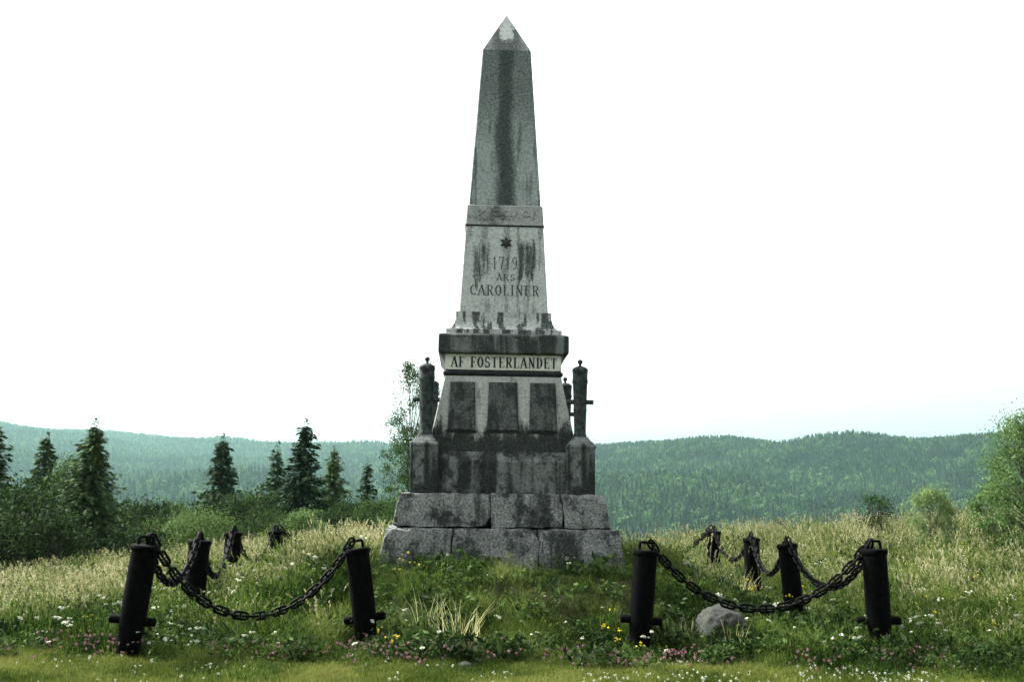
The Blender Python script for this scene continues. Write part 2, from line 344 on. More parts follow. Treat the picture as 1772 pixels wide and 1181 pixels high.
def spruce_mesh(h, seed, spread=.27, mat='spruce', levels=30, per=8, sparse=1.0):
    rng = np.random.default_rng(seed); Q = []
    for k in range(levels):
        f = (k + rng.uniform(-.3, .3))/levels; z = h*(.05 + .93*f)
        if f > .97: continue
        rad = h*spread*(1-f)**.85*rng.uniform(.72, 1.18) + .02*h
        for j in range(per):
            if rng.random() > .9*sparse: continue
            an = 2*math.pi*(j + rng.uniform(-.4, .4))/per + k*1.7; ln = rad*rng.uniform(.55, 1.15)
            nn = max(5, int(ln/h*230)); tt = rng.uniform(.05, 1, nn)
            dx, dy = math.cos(an), math.sin(an)
            side = rng.normal(0, .16, nn)*ln*(1.15-tt)
            zz = z + ln*(.10*tt - .42*tt**2 + .20*tt**4) - np.abs(side)*.25 + rng.normal(0, .010, nn)*h
            C = np.stack([dx*ln*tt - dy*side, dy*ln*tt + dx*side, zz], 1)
            d = np.stack([dx - dy*side/ln*2, dy + dx*side/ln*2, -.35 + rng.normal(0, .25, nn)], 1); d /= np.linalg.norm(d, axis=1)[:, None]
            b = np.cross(d, rng.normal(size=(nn, 3))*.5 + np.array([0, 0, 1])); b /= np.linalg.norm(b, axis=1)[:, None]
            s = (h*.0165*rng.uniform(.6, 1.5, nn))[:, None]
            Q.append(np.stack([C - d*s, C - b*s*.42, C + d*s, C + b*s*.42], 1))
    tzz = rng.uniform(.86, 1.0, 60); tw = (1.03-tzz)*.16*h
    top = np.stack([rng.normal(0, 1, 60)*tw, rng.normal(0, 1, 60)*tw, h*tzz], 1); Q.append(leaf_quads(top, h*.0095, .4, rng))
    return quads_mesh('spruce_crown', np.concatenate(Q), F[mat])
def trunk_mesh(h, r, seed, mat='bark', lean=.0):
    rng = random.Random(seed); pts = [(lean*h*(i/6)**2 + rng.uniform(-.01, .01)*h, rng.uniform(-.01, .01)*h, h*i/6 - .25*(i == 0)) for i in range(7)]
    mb = MB(); mb.tube(pts, [r*(1.15-.95*i/6) for i in range(7)], 7); return mb.mesh('trunk', M[mat], True)
def leafy_meshes(h, wid, seed, mat='leaf', clusters=42, leaves=60, leaf=.06, z0=.12, stems=5, bark='bark', top=1.0, loose=.16, shape=1.0, thick=1.0):
    """several stems and limbs, each limb end carrying a loose clump of leaves"""
    rng = np.random.default_rng(seed); Q = []; mb = MB()
    bases = [np.array([rng.normal(0, .05*wid), rng.normal(0, .05*wid), -.2]) for _ in range(stems)]
    ends = []
    for s in range(stems):
        an = 2*math.pi*(s/stems) + rng.uniform(-.5, .5); k = rng.uniform(.05, .30)*(stems > 1)
        ends.append(np.array([math.cos(an)*wid*k, math.sin(an)*wid*k, h*top*rng.uniform(.72, .95)]))
        mid = bases[s]*.5 + ends[s]*.5 + np.array([*(rng.normal(0, .04*wid, 2)), 0])
        mb.tube([bases[s], mid, ends[s]], [.0154*h*thick, .0105*h*thick, .004*h*thick], 6)
    for c in range(clusters):
        u = rng.uniform(0, 1); zc = h*(z0 + (1-z0)*u**.8*.97)
        prof = math.sin(math.pi*min(.97, .14 + .80*((zc/h - z0)/(1-z0))**shape))**.7
        an = rng.uniform(0, 2*math.pi); rr = wid*.5*prof*math.sqrt(rng.uniform(.12, 1.0))
        ce = np.array([rr*math.cos(an), rr*math.sin(an), zc]); s = rng.integers(stems); f = np.clip(zc/h*.75, .1, .9)
        st = bases[s]*(1-f) + ends[s]*f
        mb.tube([st, st*.45 + ce*.55 + np.array([0, 0, .03*h]), ce], [.007*h*thick, .005*h*thick, .002*h*thick], 4)
        n = int(leaves*rng.uniform(.5, 1.4)); sg = loose*wid*rng.uniform(.5, 1.05)
        Q.append(leaf_quads(ce + rng.normal(size=(n, 3))*np.array([sg, sg, sg*.75]), leaf, .5, rng))
    V = np.concatenate(Q); V = V[V[:, :, 2].min(1) > -.05]
    return mb.mesh('stem', M[bark], True), quads_mesh('crown', V, F[mat])
def plant_tree(name, cat, label, trunk, crown, x, y, s=1.0, rz=0.0, group=None, tn='trunk', slim=1.0):
    r = empty(name, (x, y, tz(x, y)), rz); r.scale = (s*slim, s*slim, s); tag(r, label, cat, group)
    link(tn, trunk, r); link('crown', crown, r); return r

# grass tuft meshes
def tuft(name, mat, n, hmin, hmax, spread, wid, bend=.5, heads=0.0, seed=0, hw=.010):
    rng = np.random.default_rng(seed); Q = []
    for _ in range(n):
        an = rng.uniform(0, 2*math.pi); rr = spread*math.sqrt(rng.random()); p = np.array([rr*math.cos(an), rr*math.sin(an), -.02])
        h = rng.uniform(hmin, hmax); be = rng.uniform(.1, 1)*bend*h; da = an + rng.normal(0, 1.0); d = np.array([math.cos(da), math.sin(da), 0])
        fa = rng.uniform(0, 2*math.pi); s = np.array([math.cos(fa), math.sin(fa), 0])*wid*rng.uniform(.7, 1.3)
        K = 3; C = [p + d*be*(k/K)**2 + np.array([0, 0, h*(k/K) - .25*be*(k/K)**3]) for k in range(K+1)]
        for k in range(K):
            w0 = 1-.9*(k/K)**1.5; w1 = 1-.9*((k+1)/K)**1.5
            Q.append([C[k]-s*w0, C[k]+s*w0, C[k+1]+s*w1, C[k+1]-s*w1])
        if rng.random() < heads:
            for q in range(7):
                c = C[K] + (C[K]-C[K-1])*(.42*(q/6) - .12) + rng.normal(0, .004, 3); e = rng.normal(size=3)*.6 + np.array([d[0]*.4, d[1]*.4, 1]); e /= np.linalg.norm(e)
                g = np.cross(e, rng.normal(size=3)); g /= np.linalg.norm(g); L0 = hw*rng.uniform(1.2, 2.2)
                Q.append([c-e*L0, c-g*hw*.5, c+e*L0, c+g*hw*.5])
    return quads_mesh(name, np.array(Q), F[mat])
def herb(name, mat, n, h, spread, leaf, seed):
    rng = np.random.default_rng(seed); C = np.stack([rng.normal(0, spread, n), rng.normal(0, spread, n), h*rng.uniform(.05, 1, n)**.8], 1)
    return quads_mesh(name, leaf_quads(C, leaf, .38, rng, 1.1), F[mat])
def flower(name, mat, kind, h, seed):
    rng = np.random.default_rng(seed); mb = MB(); Q = []
    if kind == 'umbel':
        for q in range(9):
            c = np.array([rng.normal(0, .016), rng.normal(0, .016), h + rng.uniform(-.006, .006)])
            Q.append(leaf_quads(c[None] + rng.normal(0, .004, (4, 3)), .012, .8, rng, 2.5))
    elif kind == 'ball':
        c = rng.normal(size=(14, 3)); c = c/np.linalg.norm(c, axis=1)[:, None]*.011 + np.array([0, 0, h]); Q.append(leaf_quads(c, .008, .6, rng))
    else:
        for q in range(4): Q.append(leaf_quads(np.array([[rng.normal(0, .02), rng.normal(0, .02), h*rng.uniform(.75, 1)]])+rng.normal(0, .003, (3, 3)), .010, .8, rng, 1.5))
    me = quads_mesh(name, np.concatenate(Q), F[mat]); return me

# ------------------------------------------------------------------ monument
ZB = 0.60
mon = empty('obelisk_monument', (MX, MY, ZB), MROT)
tag(mon, 'tall tapering stained granite obelisk with star and carved inscriptions on a stepped base', 'monument')
def part(mb, name, mat, parent=mon, smooth=False):
    # mesh data is in world heights; the part is lowered so that heights above ZB remain
    o = mb.build(name, mat, parent, smooth); o.location.z = -ZB if parent is mon else 0; return o
def sqp(name, mat, prof, ch=.012): return part(MB().sq([(p[0], p[-2], p[-1]) if len(p) == 3 else (p[0], p[0], p[1]) for p in prof], ch), name, mat)
sqp('pyramid_cap', M['apex'], [(.361, 8.157), (.004, 8.897)], .006)
sqp('shaft', M['shaft'], [(.518, 5.69), (.515, 5.76), (.361, 8.155)], .014)
band = sqp('ornament_band', M['band'], [(.528, 5.39), (.563, 5.396), (.559, 5.44), (.545, 5.665), (.545, 5.695), (.526, 5.71)])
sqp('joint_moulding', M['mould_and_shadow'], [(.566, 5.388), (.568, 5.402), (.566, 5.410)], .004)
inscribed = sqp('inscribed_block', M['die'], [(.626, 4.11), (.626, 4.135), (.556, 5.386)])
fl = [(.668, 4.118), (.668, 4.085)]
for k in range(1, 7):
    a = k/6*math.pi/2; fl.append((.668 + .125*(1-math.cos(a)), 4.085 - .235*math.sin(a)))
sqp('flared_base', M['flare'], list(reversed(fl + [(.805, 3.848), (.805, 3.778)])))
sqp('cornice', M['cornice'], [(.885, 3.505), (.897, 3.525), (.897, 3.745), (.885, 3.765), (.80, 3.790)])
sqp('frieze', M['cornice'], [(.80, .80, 3.26), (.80, .80, 3.36), (.835, .80, 3.43), (.888, .80, 3.515)])
plate = part(MB().box((-.800, -.812, 3.283), (.800, -.798, 3.497)), 'name_plate', M['plate'])
tor = [(.80 + .027*math.sin(math.pi*k/6), 3.195 + .075*k/6) for k in range(7)]
sqp('torus_moulding', M['mould_and_shadow'], [(.78, 3.19)] + tor + [(.78, 3.275)])
sqp('lower_block', M['lowdie'], [(.985, 2.13), (.975, 2.20), (.955, 2.41), (.800, 3.195)])
for cx, hw in ((-.555, .19), (0.0, .215), (.545, .19)):
    y0, y1 = -.943, -.812; z0, z1 = 2.44, 3.11
    def fy(z): return -(.955 + (.800-.955)*(z-2.41)/(3.195-2.41))
    tb = MB(); bm_r = []
    n = 6
    for d, sh in ((.004, 0), (-.028, 0), (-.040, .014)):
        bm_r.append([(cx-hw+sh, fy(z0+sh)+d, z0+sh), (cx+hw-sh, fy(z0+sh)+d, z0+sh), (cx+(hw-sh)*.90, fy(z1-sh)+d, z1-sh), (cx-(hw-sh)*.90, fy(z1-sh)+d, z1-sh)])
    tb.loft(bm_r); part(tb, 'tablet', M['tablet'])
    part(MB().box((cx-hw-.012, fy(z0-.03)-.012, z0-.035), (cx+hw+.012, fy(z0)+.02, z0-.004)), 'tablet_shadow_strip', M['mould_and_shadow'])  # dark strip standing in for the shadow under the raised tablet
sqp('plinth', M['plinth'], [(1.10, 1.58), (1.09, 2.02), (1.075, 2.04), (.97, 2.168)], .02)
for sx in (-1, 1):
    for sy in (-1, 1):
        pm = MB(); pm.sq([(.185, .185, 1.60), (.182, .182, 2.205), (.192, .192, 2.215), (.188, .188, 2.245), (.105, .105, 2.345), (.10, .10, 2.365)], .012)
        o = part(pm, 'corner_pedestal', M['plinth']); o.location.x = sx*1.035; o.location.y = sy*1.035

# rough foundation blocks, two courses
def rough_block(x0, x1, y0, y1, z0, z1, w0, w1, seed, core_w=.9):
    """box in plan coordinates given at the course's bottom half-width w0, pulled in to w1 at the top"""
    bm = bmesh.new(); bmesh.ops.create_cube(bm, size=1)
    for v in bm.verts: v.co = Vector((x0 + (v.co.x+.5)*(x1-x0), y0 + (v.co.y+.5)*(y1-y0), z0 + (v.co.z+.5)*(z1-z0)))
    bmesh.ops.bevel(bm, geom=list(bm.edges), offset=.013, segments=2, affect='EDGES', profile=.6)
    for _ in range(4):
        es = [e for e in bm.edges if e.calc_length() > .07]
        if es: bmesh.ops.subdivide_edges(bm, edges=es, cuts=1, use_grid_fill=True)
    bmesh.ops.triangulate(bm, faces=[f for f in bm.faces if len(f.verts) > 4])
    rc = random.Random(seed*7 + 1); ctr = Vector(((x0+x1)/2, (y0+y1)/2, (z0+z1)/2)); ym = y0 if abs(y0) > abs(y1) else y1
    for _ in range(3):                                  # knocked-off corners and a worn top arris
        c = Vector((rc.choice((x0, x1, x0 + (x1-x0)*rc.random())), ym, rc.choice((z1, z1, z0)))); rad = rc.uniform(.06, .14)
        for v in bm.verts:
            dd = (v.co - c).length
            if dd < rad: v.co += (ctr - v.co).normalized()*(rad-dd)*.55
    for v in bm.verts:
        t = (v.co.z-z0)/(z1-z0); k = 1 + (w1/w0-1)*t
        v.co.x *= k; v.co.y *= k
        o = Vector((seed*3.1, seed*1.7, 0)); p = v.co + o
        d = Vector((noise.noise(p*5.5), noise.noise(p*5.5 + Vector((9, 0, 0))), noise.noise(p*5.5 + Vector((0, 9, 0)))))*.020
        d += Vector((noise.noise(p*14), noise.noise(p*14 + Vector((9, 0, 0))), noise.noise(p*14 + Vector((0, 9, 0)))))*.010
        v.co += d
    me = bpy.data.meshes.new('foundation_block'); bm.normal_update(); bm.to_mesh(me); bm.free(); me.materials.append(M['block'])
    me.polygons.foreach_set('use_smooth', [True]*len(me.polygons)); me.set_sharp_from_angle(angle=R(50))
    o = link('foundation_block', me, mon); o.location.z = -ZB
def course(z0, z1, w0, w1, cuts, seed):
    g = .007; dp = .62; e = [-w0] + cuts + [w0]
    for s in (-1, 1):
        for a, b in zip(e[:-1], e[1:]):
            y = sorted((s*w0, s*(w0-dp))); seed += 1
            rough_block(a + g*(a > -w0), b - g*(b < w0), y[0], y[1], z0, z1, w0, w1, seed)
        for a, b in ((-(w0-dp), .15), (.15, w0-dp)):
            x = sorted((s*w0, s*(w0-dp))); seed += 1
            rough_block(x[0], x[1], a+g, b-g, z0, z1, w0, w1, seed)
course(.30, 1.150, 1.60, 1.50, [-.68, .48], 3)
course(1.166, 1.592, 1.41, 1.335, [-.16, .80], 40)
part(MB().box((-1.1, -1.1, .25), (1.1, 1.1, 1.575)), 'light_stop_core', M['plinth'])  # added unseen filler box, keeps light from showing through between the blocks

# lettering: a small slab-serif stroke alphabet
def arc(cx, cy, rx, ry, a0, a1, n=12): return [(cx + rx*math.cos(R(a0+(a1-a0)*i/n)), cy + ry*math.sin(R(a0+(a1-a0)*i/n))) for i in range(n+1)]
def glyph(ch):
    T, t, S = .15, .085, .06   # heavy, light, serif
    def ser(x, y, l=.14): return ([(x-l, y), (x+l, y)], S)
    lo, hi = S/2, 1-S/2
    g = {'A': (.62, [([(.06, 0), (.31, 1)], t), ([(.31, 1), (.56, 0)], T), ([(.15, .33), (.47, .33)], .06), ser(.07, lo, .11), ser(.55, lo, .13)]),
     'F': (.52, [([(.14, 0), (.14, 1)], T), ([(.02, hi), (.48, hi)], S), ([(.47, 1), (.47, .76)], .05), ([(.14, .52), (.36, .52)], S), ([(.36, .64), (.36, .40)], .05), ser(.14, lo)]),
     'E': (.54, [([(.14, 0), (.14, 1)], T), ([(.02, hi), (.48, hi)], S), ([(.47, 1), (.47, .77)], .05), ([(.14, .52), (.36, .52)], S), ([(.36, .63), (.36, .41)], .05), ([(.02, lo), (.50, lo)], S), ([(.49, 0), (.49, .24)], .05)]),
     'O': (.56, [(arc(.28, .5, .19, .46, 0, 360, 28), .11), (arc(.28, .5, .205, .40, -50, 50), T), (arc(.28, .5, .205, .40, 130, 230), T)]),
     'C': (.54, [(arc(.28, .5, .19, .46, 50, 310, 22), .10), (arc(.28, .5, .20, .40, 120, 240), T), ([(.44, .98), (.44, .72)], .05), ([(.44, .02), (.44, .26)], .05)]),
     'S': (.52, [(arc(.26, .73, .17, .235, 20, 250, 16) + arc(.26, .27, .18, .235, 80, -160, 16), .12), ([(.43, .97), (.43, .72)], .05), ([(.08, .03), (.08, .28)], .05)]),
     'T': (.56, [([(.28, 0), (.28, 1)], T), ([(.03, hi), (.53, hi)], S), ([(.05, 1), (.05, .74)], .05), ([(.51, 1), (.51, .74)], .05), ser(.28, lo)]),
     'R': (.60, [([(.14, 0), (.14, 1)], T), ([(.02, hi), (.30, hi)] + arc(.30, .745, .17, .225, 90, -90) + [(.14, .52)], S), (arc(.30, .745, .165, .20, 60, -60), .13), ([(.30, .52), (.50, .03)], T), ser(.14, lo, .12), ser(.53, lo, .07)]),
     'L': (.52, [([(.14, 0), (.14, 1)], T), ([(.02, lo), (.49, lo)], S), ([(.48, 0), (.48, .27)], .05), ser(.14, hi)]),
     'N': (.64, [([(.13, 0), (.13, 1)], t), ([(.13, .97), (.51, .03)], T), ([(.51, 0), (.51, 1)], t), ser(.13, lo, .11), ser(.10, hi, .09), ser(.51, hi, .11)]),
     'D': (.58, [([(.14, 0), (.14, 1)], T), ([(.02, hi), (.26, hi)] + arc(.26, .5, .23, .47, 90, -90, 16) + [(.02, lo)], S), (arc(.27, .5, .21, .40, 55, -55), T)]),
     'I': (.30, [([(.15, 0), (.15, 1)], T), ser(.15, lo, .12), ser(.15, hi, .12)]),
     '1': (.36, [([(.18, 0), (.18, 1)], .10), ([(.06, .80), (.18, .97)], .06), ser(.18, lo, .11)]),
     '7': (.46, [([(.05, hi), (.42, hi)], .07), ([(.41, .97), (.30, .60), (.22, .0)], .10), ([(.06, 1), (.06, .80)], .05)]),
     '9': (.48, [(arc(.24, .70, .15, .26, 0, 360, 20), .085), ([(.39, .70), (.37, .35), (.28, .05), (.12, .03)], .085)])}
    g['Å'] = (.62, g['A'][1] + [(arc(.31, 1.16, .075, .09, 0, 360, 14), .045)])
    return g.get(ch, (.34, []))
def lettering(name, text, xc, zc, h, width, yf, mat, parent, proud=.004, sink=.01, wt=1.0):
    gs = [glyph(c) for c in text]; gap = .10; tot = sum(g[0] for g in gs) + gap*(len(gs)-1); sx = width/tot; x = xc - width/2; lay = 0
    for wd, strokes in gs:
        mb = MB()
        for pts, th in strokes:
            P = [Vector((x + p[0]*sx, zc + (p[1]-.5)*h)) for p in pts]; lay = (lay+1) % 6; pr = proud + lay*.00025
            th_x, th_z = th*sx*.62*wt, th*h*.62*wt
            closed = (P[0]-P[-1]).length < 1e-4 and len(P) > 4; l = []; r = []
            for i, p in enumerate(P):
                if closed: d = P[(i+1) % (len(P)-1)] - P[(i-1) % (len(P)-1)]
                else: d = P[min(i+1, len(P)-1)] - P[max(i-1, 0)]
                d.normalize(); n = Vector((-d.y*th_x*.8, d.x*th_z*.62)); l.append(p+n); r.append(p-n)
            for i in range(len(P)-1):
                q = [l[i], l[i+1], r[i+1], r[i]]
                mb.loft([[(v.x, yf(v.y)+sink, v.y) for v in q], [(v.x, yf(v.y)-pr, v.y) for v in q]])
        x += (wd+gap)*sx
        if strokes: mb.build(name, mat, parent)
lettering('letter', 'AF FOSTERLANDET', .008, 3.388, .150, 1.46, lambda z: -.812, M['letter'], plate, wt=1.16)
def fd(z): return -(.626 + (.556-.626)*(z-4.135)/(5.386-4.135))
insc = [('1719', .012, 4.845, .185, .36), ('ÅRS', .022, 4.635, .095, .27), ('CAROLINER', .010, 4.445, .155, .98)]
for tx, xc, zc, h, wd in insc:
    lettering('letter', tx, xc, zc, h, wd, fd, M['cut_letter'], inscribed, .003, .01, .74)
sm = MB(); zc = 5.145; xc = .022
pts = [((.095 if k % 2 == 0 else .052)*math.sin(math.pi*k/6), (.095 if k % 2 == 0 else .052)*math.cos(math.pi*k/6)) for k in range(12)]
ring = lambda s, d: [(xc + p[0]*s, fd(zc+p[1]*s) + d, zc + p[1]*s) for p in pts]
sm.loft([ring(1, .01), ring(1, -.012), ring(.7, -.024), ring(.08, -.034)])
o = part(sm, 'star', M['letter'])
om = MB()                                   # low carved scroll on the band
def fb(z): return -(.559 + (.545-.559)*(z-5.44)/(5.665-5.44))
def rib(pts, r): om.tube([(p[0], fb(p[1]) - .002, p[1]) for p in pts], r, 6)
for s in (0, .10): rib([(-.28+s, 5.63), (-.36+s, 5.555), (-.28+s, 5.48)], .012)
rib([(-.44, 5.62), (-.44, 5.49)], .012)
for cx in (.02, .30, -.12):
    rib(arc(cx, 5.585, .045, .04, 20, 260, 10) + arc(cx+.05, 5.52, .05, .035, 130, -60, 10), .010)
rib([(.12, 5.50), (.17, 5.62), (.22, 5.50)], .010); rib([(.42, 5.50), (.42, 5.62), (.47, 5.56)], .010)
o = om.build('carved_scroll', M['band'], band)

# ------------------------------------------------------------------ cannons on the corner pedestals
def make_cannon(label):
    c = empty('cannon_barrel'); tag(c, label, 'cannon', 'cannon barrels standing on the monument corners')
    prof = [(.070, 0), (.088, .0), (.090, .03), (.081, .05), (.079, .12), (.087, .34), (.090, .36), (.090, .385), (.087, .40), (.098, .72), (.106, .735), (.106, .775), (.100, .79), (.103, .88), (.108, .895), (.108, .915), (.095, .935), (.060, .955), (.030, .962)]
    MB().lathe(prof, 28).build('barrel', M['gun'], c, True)
    MB().lathe([(.030, .955), (.018, .975), (.018, .992), (.034, 1.010), (.036, 1.027), (.026, 1.045), (.010, 1.055)], 18).build('knob', M['gun'], c, True)
    for s in (-1, 1):
        MB().lathe([(.032, .085), (.032, .175), (.028, .18)], 16, Matrix.Translation((0, 0, .475)) @ Matrix.Rotation(s*math.pi/2, 4, 'Y')).build('trunnion', M['gun'], c, True)
    return c
def copy_tree(o, parent=None):
    c = o.copy(); COL.objects.link(c)
    if parent is not None: c.parent = parent
    for ch in [q for q in bpy.data.objects if q.parent == o]: copy_tree(ch, c)
    return c
mw = Matrix.Translation((MX, MY, 0)) @ Matrix.Rotation(MROT, 4, 'Z')
cn0 = None
for sx, sy, lb in ((-1, -1, 'upright grey cannon barrel on the left front corner pedestal of the monument'),
                   (1, -1, 'upright grey cannon barrel on the right front corner pedestal of the monument'),
                   (1, 1, 'upright grey cannon barrel half hidden behind the right front cannon'),
                   (-1, 1, 'upright grey cannon barrel almost hidden behind the left front cannon')):
    if cn0 is None: cn0 = make_cannon(lb); c = cn0
    else: c = copy_tree(cn0); c['label'] = lb
    p = mw @ Vector((sx*1.035, sy*1.035, 2.362)); c.location = p; c.rotation_euler = (0, 0, MROT)

# ------------------------------------------------------------------ cannon posts round the monument
def make_post(label):
    c = empty('cannon_post'); tag(c, label, 'post', 'old cannon barrels used as fence posts')
    prof = [(.085, -.35), (.105, .0), (.114, .22), (.122, .34), (.124, .60), (.122, .99), (.131, .995), (.136, 1.005), (.136, 1.035), (.130, 1.045), (.118, 1.05), (.0, 1.052)]
    MB().lathe(prof[:-1], 32).build('barrel', M['iron'], c, True)
    for s in (-1, 1):
        MB().lathe([(.043, .10), (.043, .205), (.038, .215)], 16, Matrix.Translation((0, 0, .33)) @ Matrix.Rotation(s*math.pi/2, 4, 'Y')).build('trunnion', M['iron'], c, True)
    a = [(-.068, 0, 1.03), (-.068, 0, 1.10)] + [(-.045 - .023*math.cos(R(q)), 0, 1.105 + .023*math.sin(R(q))) for q in (20, 45, 70, 90)] + [(.045 + .023*math.sin(R(q)), 0, 1.105 + .023*math.cos(R(q))) for q in (0, 20, 45, 70)] + [(.068, 0, 1.10), (.068, 0, 1.03)]
    MB().tube(a, .0145, 8).build('staple', M['iron'], c, True)
    return c
POSTS = {   # pixel of the cap's centre, distance, lean right (deg), turn, label
 'FL': (252, 944, 9.9, 6.0, 8, 'near black cannon post at the far left end, leaning right, clear of the tall grass'),
 'FL2': (617.5, 950, 10.7, -8.6, -4, 'near black cannon post left of the entrance gap, leaning left'),
 'FR2': (1117.7, 953, 10.7, 4.6, 4, 'near black cannon post right of the entrance gap, leaning right'),
 'FR': (1512, 951, 10.5, -1.8, -6, 'near upright black cannon post at the right end, where two chains meet'),
 'R2': (1361.7, 942, 13.2, -5.0, 80, 'black cannon post on the right side, second back behind the boulder'),
 'R3': (1300, 932, 16, -1.0, 95, 'black cannon post on the right side, third back in tall grass'),
 'R4': (1235, 920, 18.7, 1.0, 85, 'smallest black cannon post on the right, farthest back, half veiled by grass'),
 'L2': (346, 936, 12.1, 2.2, 85, 'black cannon post on the left side, just behind the nearest left post'),
 'L3': (404, 922, 15.4, 0.5, 95, 'black cannon post on the left side with chains draped down both flanks'),
 'L4': (478, 920, 17.2, 1.0, 80, 'farthest black cannon post on the left, sunk in pale grass')}
anch = {}; p0 = None
def put_post(key, x, y, zc, lean, turn, label):
    global p0
    if p0 is None: p0 = make_post(label); c = p0
    else: c = copy_tree(p0); c['label'] = label
    up = Matrix.Rotation(R(lean), 4, 'Y')
    base = Vector((x, y, zc)) - up @ Vector((0, 0, 1.05))
    c.matrix_world = Matrix.Translation(base) @ up @ Matrix.Rotation(R(turn), 4, 'Z')
    anch[key] = base + up @ Vector((0, 0, 1.085))
for k, (px, py, d, lean, turn, lb) in POSTS.items():
    q = at(px, py, d); put_post(k, q.x, q.y, q.z, lean, turn, lb)
put_post('B1', -1.35, 18.0, .97, 0, 0, 'black cannon post hidden behind the left half of the monument')
put_post('B2', 1.25, 18.9, .99, 0, 0, 'black cannon post hidden behind the right half of the monument')

# ------------------------------------------------------------------ chains of stud links
PIT = .096; WR = .0130
def link_mesh():
    a, b = .043, .034     # straight half length, end radius (centre line)
    pts = [(a, b), (0, b), (-a, b)] + [(-a - b*math.sin(R(q)), b*math.cos(R(q))) for q in (30, 60, 90, 120, 150)] + [(-a, -b), (0, -b), (a, -b)] + [(a + b*math.sin(R(q)), -b*math.cos(R(q))) for q in (30, 60, 90, 120, 150)]
    n = len(pts); V = []; Fc = []; k = 8
    for i, p in enumerate(pts):
        t = Vector((pts[(i+1) % n][0]-pts[i-1][0], pts[(i+1) % n][1]-pts[i-1][1], 0)).normalized(); nn = Vector((-t.y, t.x, 0))
        V += [Vector((p[0], p[1], 0)) + (nn*math.cos(2*math.pi*j/k) + Vector((0, 0, 1))*math.sin(2*math.pi*j/k))*WR for j in range(k)]
    for i in range(n):
        for j in range(k): Fc.append((i*k+j, ((i+1) % n)*k+j, ((i+1) % n)*k+(j+1) % k, i*k+(j+1) % k))
    mb = MB(); mb.add(V, Fc); mb.tube([(0, -b, 0), (0, b, 0)], .009, 6)
    return mb.mesh('chain_link', M['chain'], True)
LK = link_mesh()
def chain(ka, kb, sag, label):
    A, B = anch[ka].copy(), anch[kb].copy(); d = (B-A); hd = Vector((d.x, d.y, 0)).normalized()
    A += hd*.075; B -= hd*.075
    n = 400; P = []
    for i in range(n+1):
        u = i/n; p = A.lerp(B, u); p.z -= sag*(1-(2*u-1)**2)*(1 - .12*(1-(2*u-1)**2) + 0) if False else sag*(math.cosh(1.6) - math.cosh(1.6*(2*u-1)))/(math.cosh(1.6)-1)
        P.append(p)
    s = [0]
    for i in range(n): s.append(s[-1] + (P[i+1]-P[i]).length)
    m = max(2, round(s[-1]/PIT)); pit = s[-1]/m
    root = empty('chain', A); tag(root, label, 'chain', 'heavy stud link chains between the cannon posts')
    def pos(q):
        i = min(int(np.searchsorted(s, q)), n); i = max(i, 1); f = (q-s[i-1])/(s[i]-s[i-1]); return P[i-1].lerp(P[i], f)
    for k in range(m+1):
        c = pos(min(k*pit, s[-1])); t = (pos(min((k+.5)*pit, s[-1])) - pos(max((k-.5)*pit, 0))).normalized()
        sd = t.cross(Vector((0, 0, 1))).normalized(); up = sd.cross(t)
        rot = Matrix((t, sd, up)).transposed().to_4x4() @ Matrix.Rotation(R(45 + 90*(k % 2) + 45 + random.uniform(-9, 9)), 4, 'X')
        o = link('chain_link', LK, root); o.matrix_local = Matrix.Translation(c - A) @ rot
chain('FL', 'FL2', .72, 'black stud link chain slung between the two near left posts')
chain('FR2', 'FR', .64, 'black stud link chain slung between the two near right posts in front of the boulder')
chain('FL', 'L2', .46, 'black chain running back from the far left post behind the near left chain')
chain('L2', 'L3', .56, 'black chain between the second and third posts back on the left side')
chain('L3', 'L4', .50, 'black chain between the two farthest posts on the left side')
chain('FR', 'R2', .50, 'black chain running back from the right end post to the post behind the boulder')
chain('R2', 'R3', .50, 'black chain hanging between the second and third posts back on the right')
chain('R3', 'R4', .46, 'black chain hanging between the two farthest posts on the right')
chain('R4', 'B2', .60, 'black chain dropping behind the monument from the farthest right post')
chain('L4', 'B1', .60, 'black chain dropping through pale grass from the farthest left post')

# ------------------------------------------------------------------ boulders
def boulder(px, py, d, sx, sy, sz, seed, label, group=None):
    bm = bmesh.new(); bmesh.ops.create_icosphere(bm, subdivisions=5, radius=1)
    for v in bm.verts:
        p = v.co.copy(); o = Vector((seed*2.3, seed, 0))
        k = 1 + .22*noise.noise(p*.9 + o) + .06*noise.noise(p*2.6 + o) + .045*noise.noise(p*7 + o) + .02*noise.noise(p*18 + o)
        v.co = Vector((p.x*k*sx, p.y*k*sy, p.z*k*sz))
    me = bpy.data.meshes.new('boulder'); bm.to_mesh(me); bm.free(); me.materials.append(M['boulder']); me.polygons.foreach_set('use_smooth', [True]*len(me.polygons))
    q = at(px, py, d); o = link('boulder', me); o.location = (q.x, q.y, (q.z - .055 if sx > .25 else tz(q.x, q.y) + sz*.35)); o.rotation_euler = (0, 0, seed); tag(o, label, 'boulder' if sx > .2 else 'stone', group)
boulder(1245, 1082, 11.0, .27, .27, .26, 2.2, 'big rounded grey boulder in the grass behind the near right chain')
boulder(492, 1052, 12.4, .20, .19, .17, 5.1, 'grey boulder mostly hidden by grass behind the near left chain')
boulder(897, 1112, 10.35, .09, .08, .07, 3.3, 'small rough grey stone at the foot of the mown slope')
boulder(805, 1150, 9.55, .085, .07, .04, 7.4, 'small smooth pale stone lying in the clover lawn')

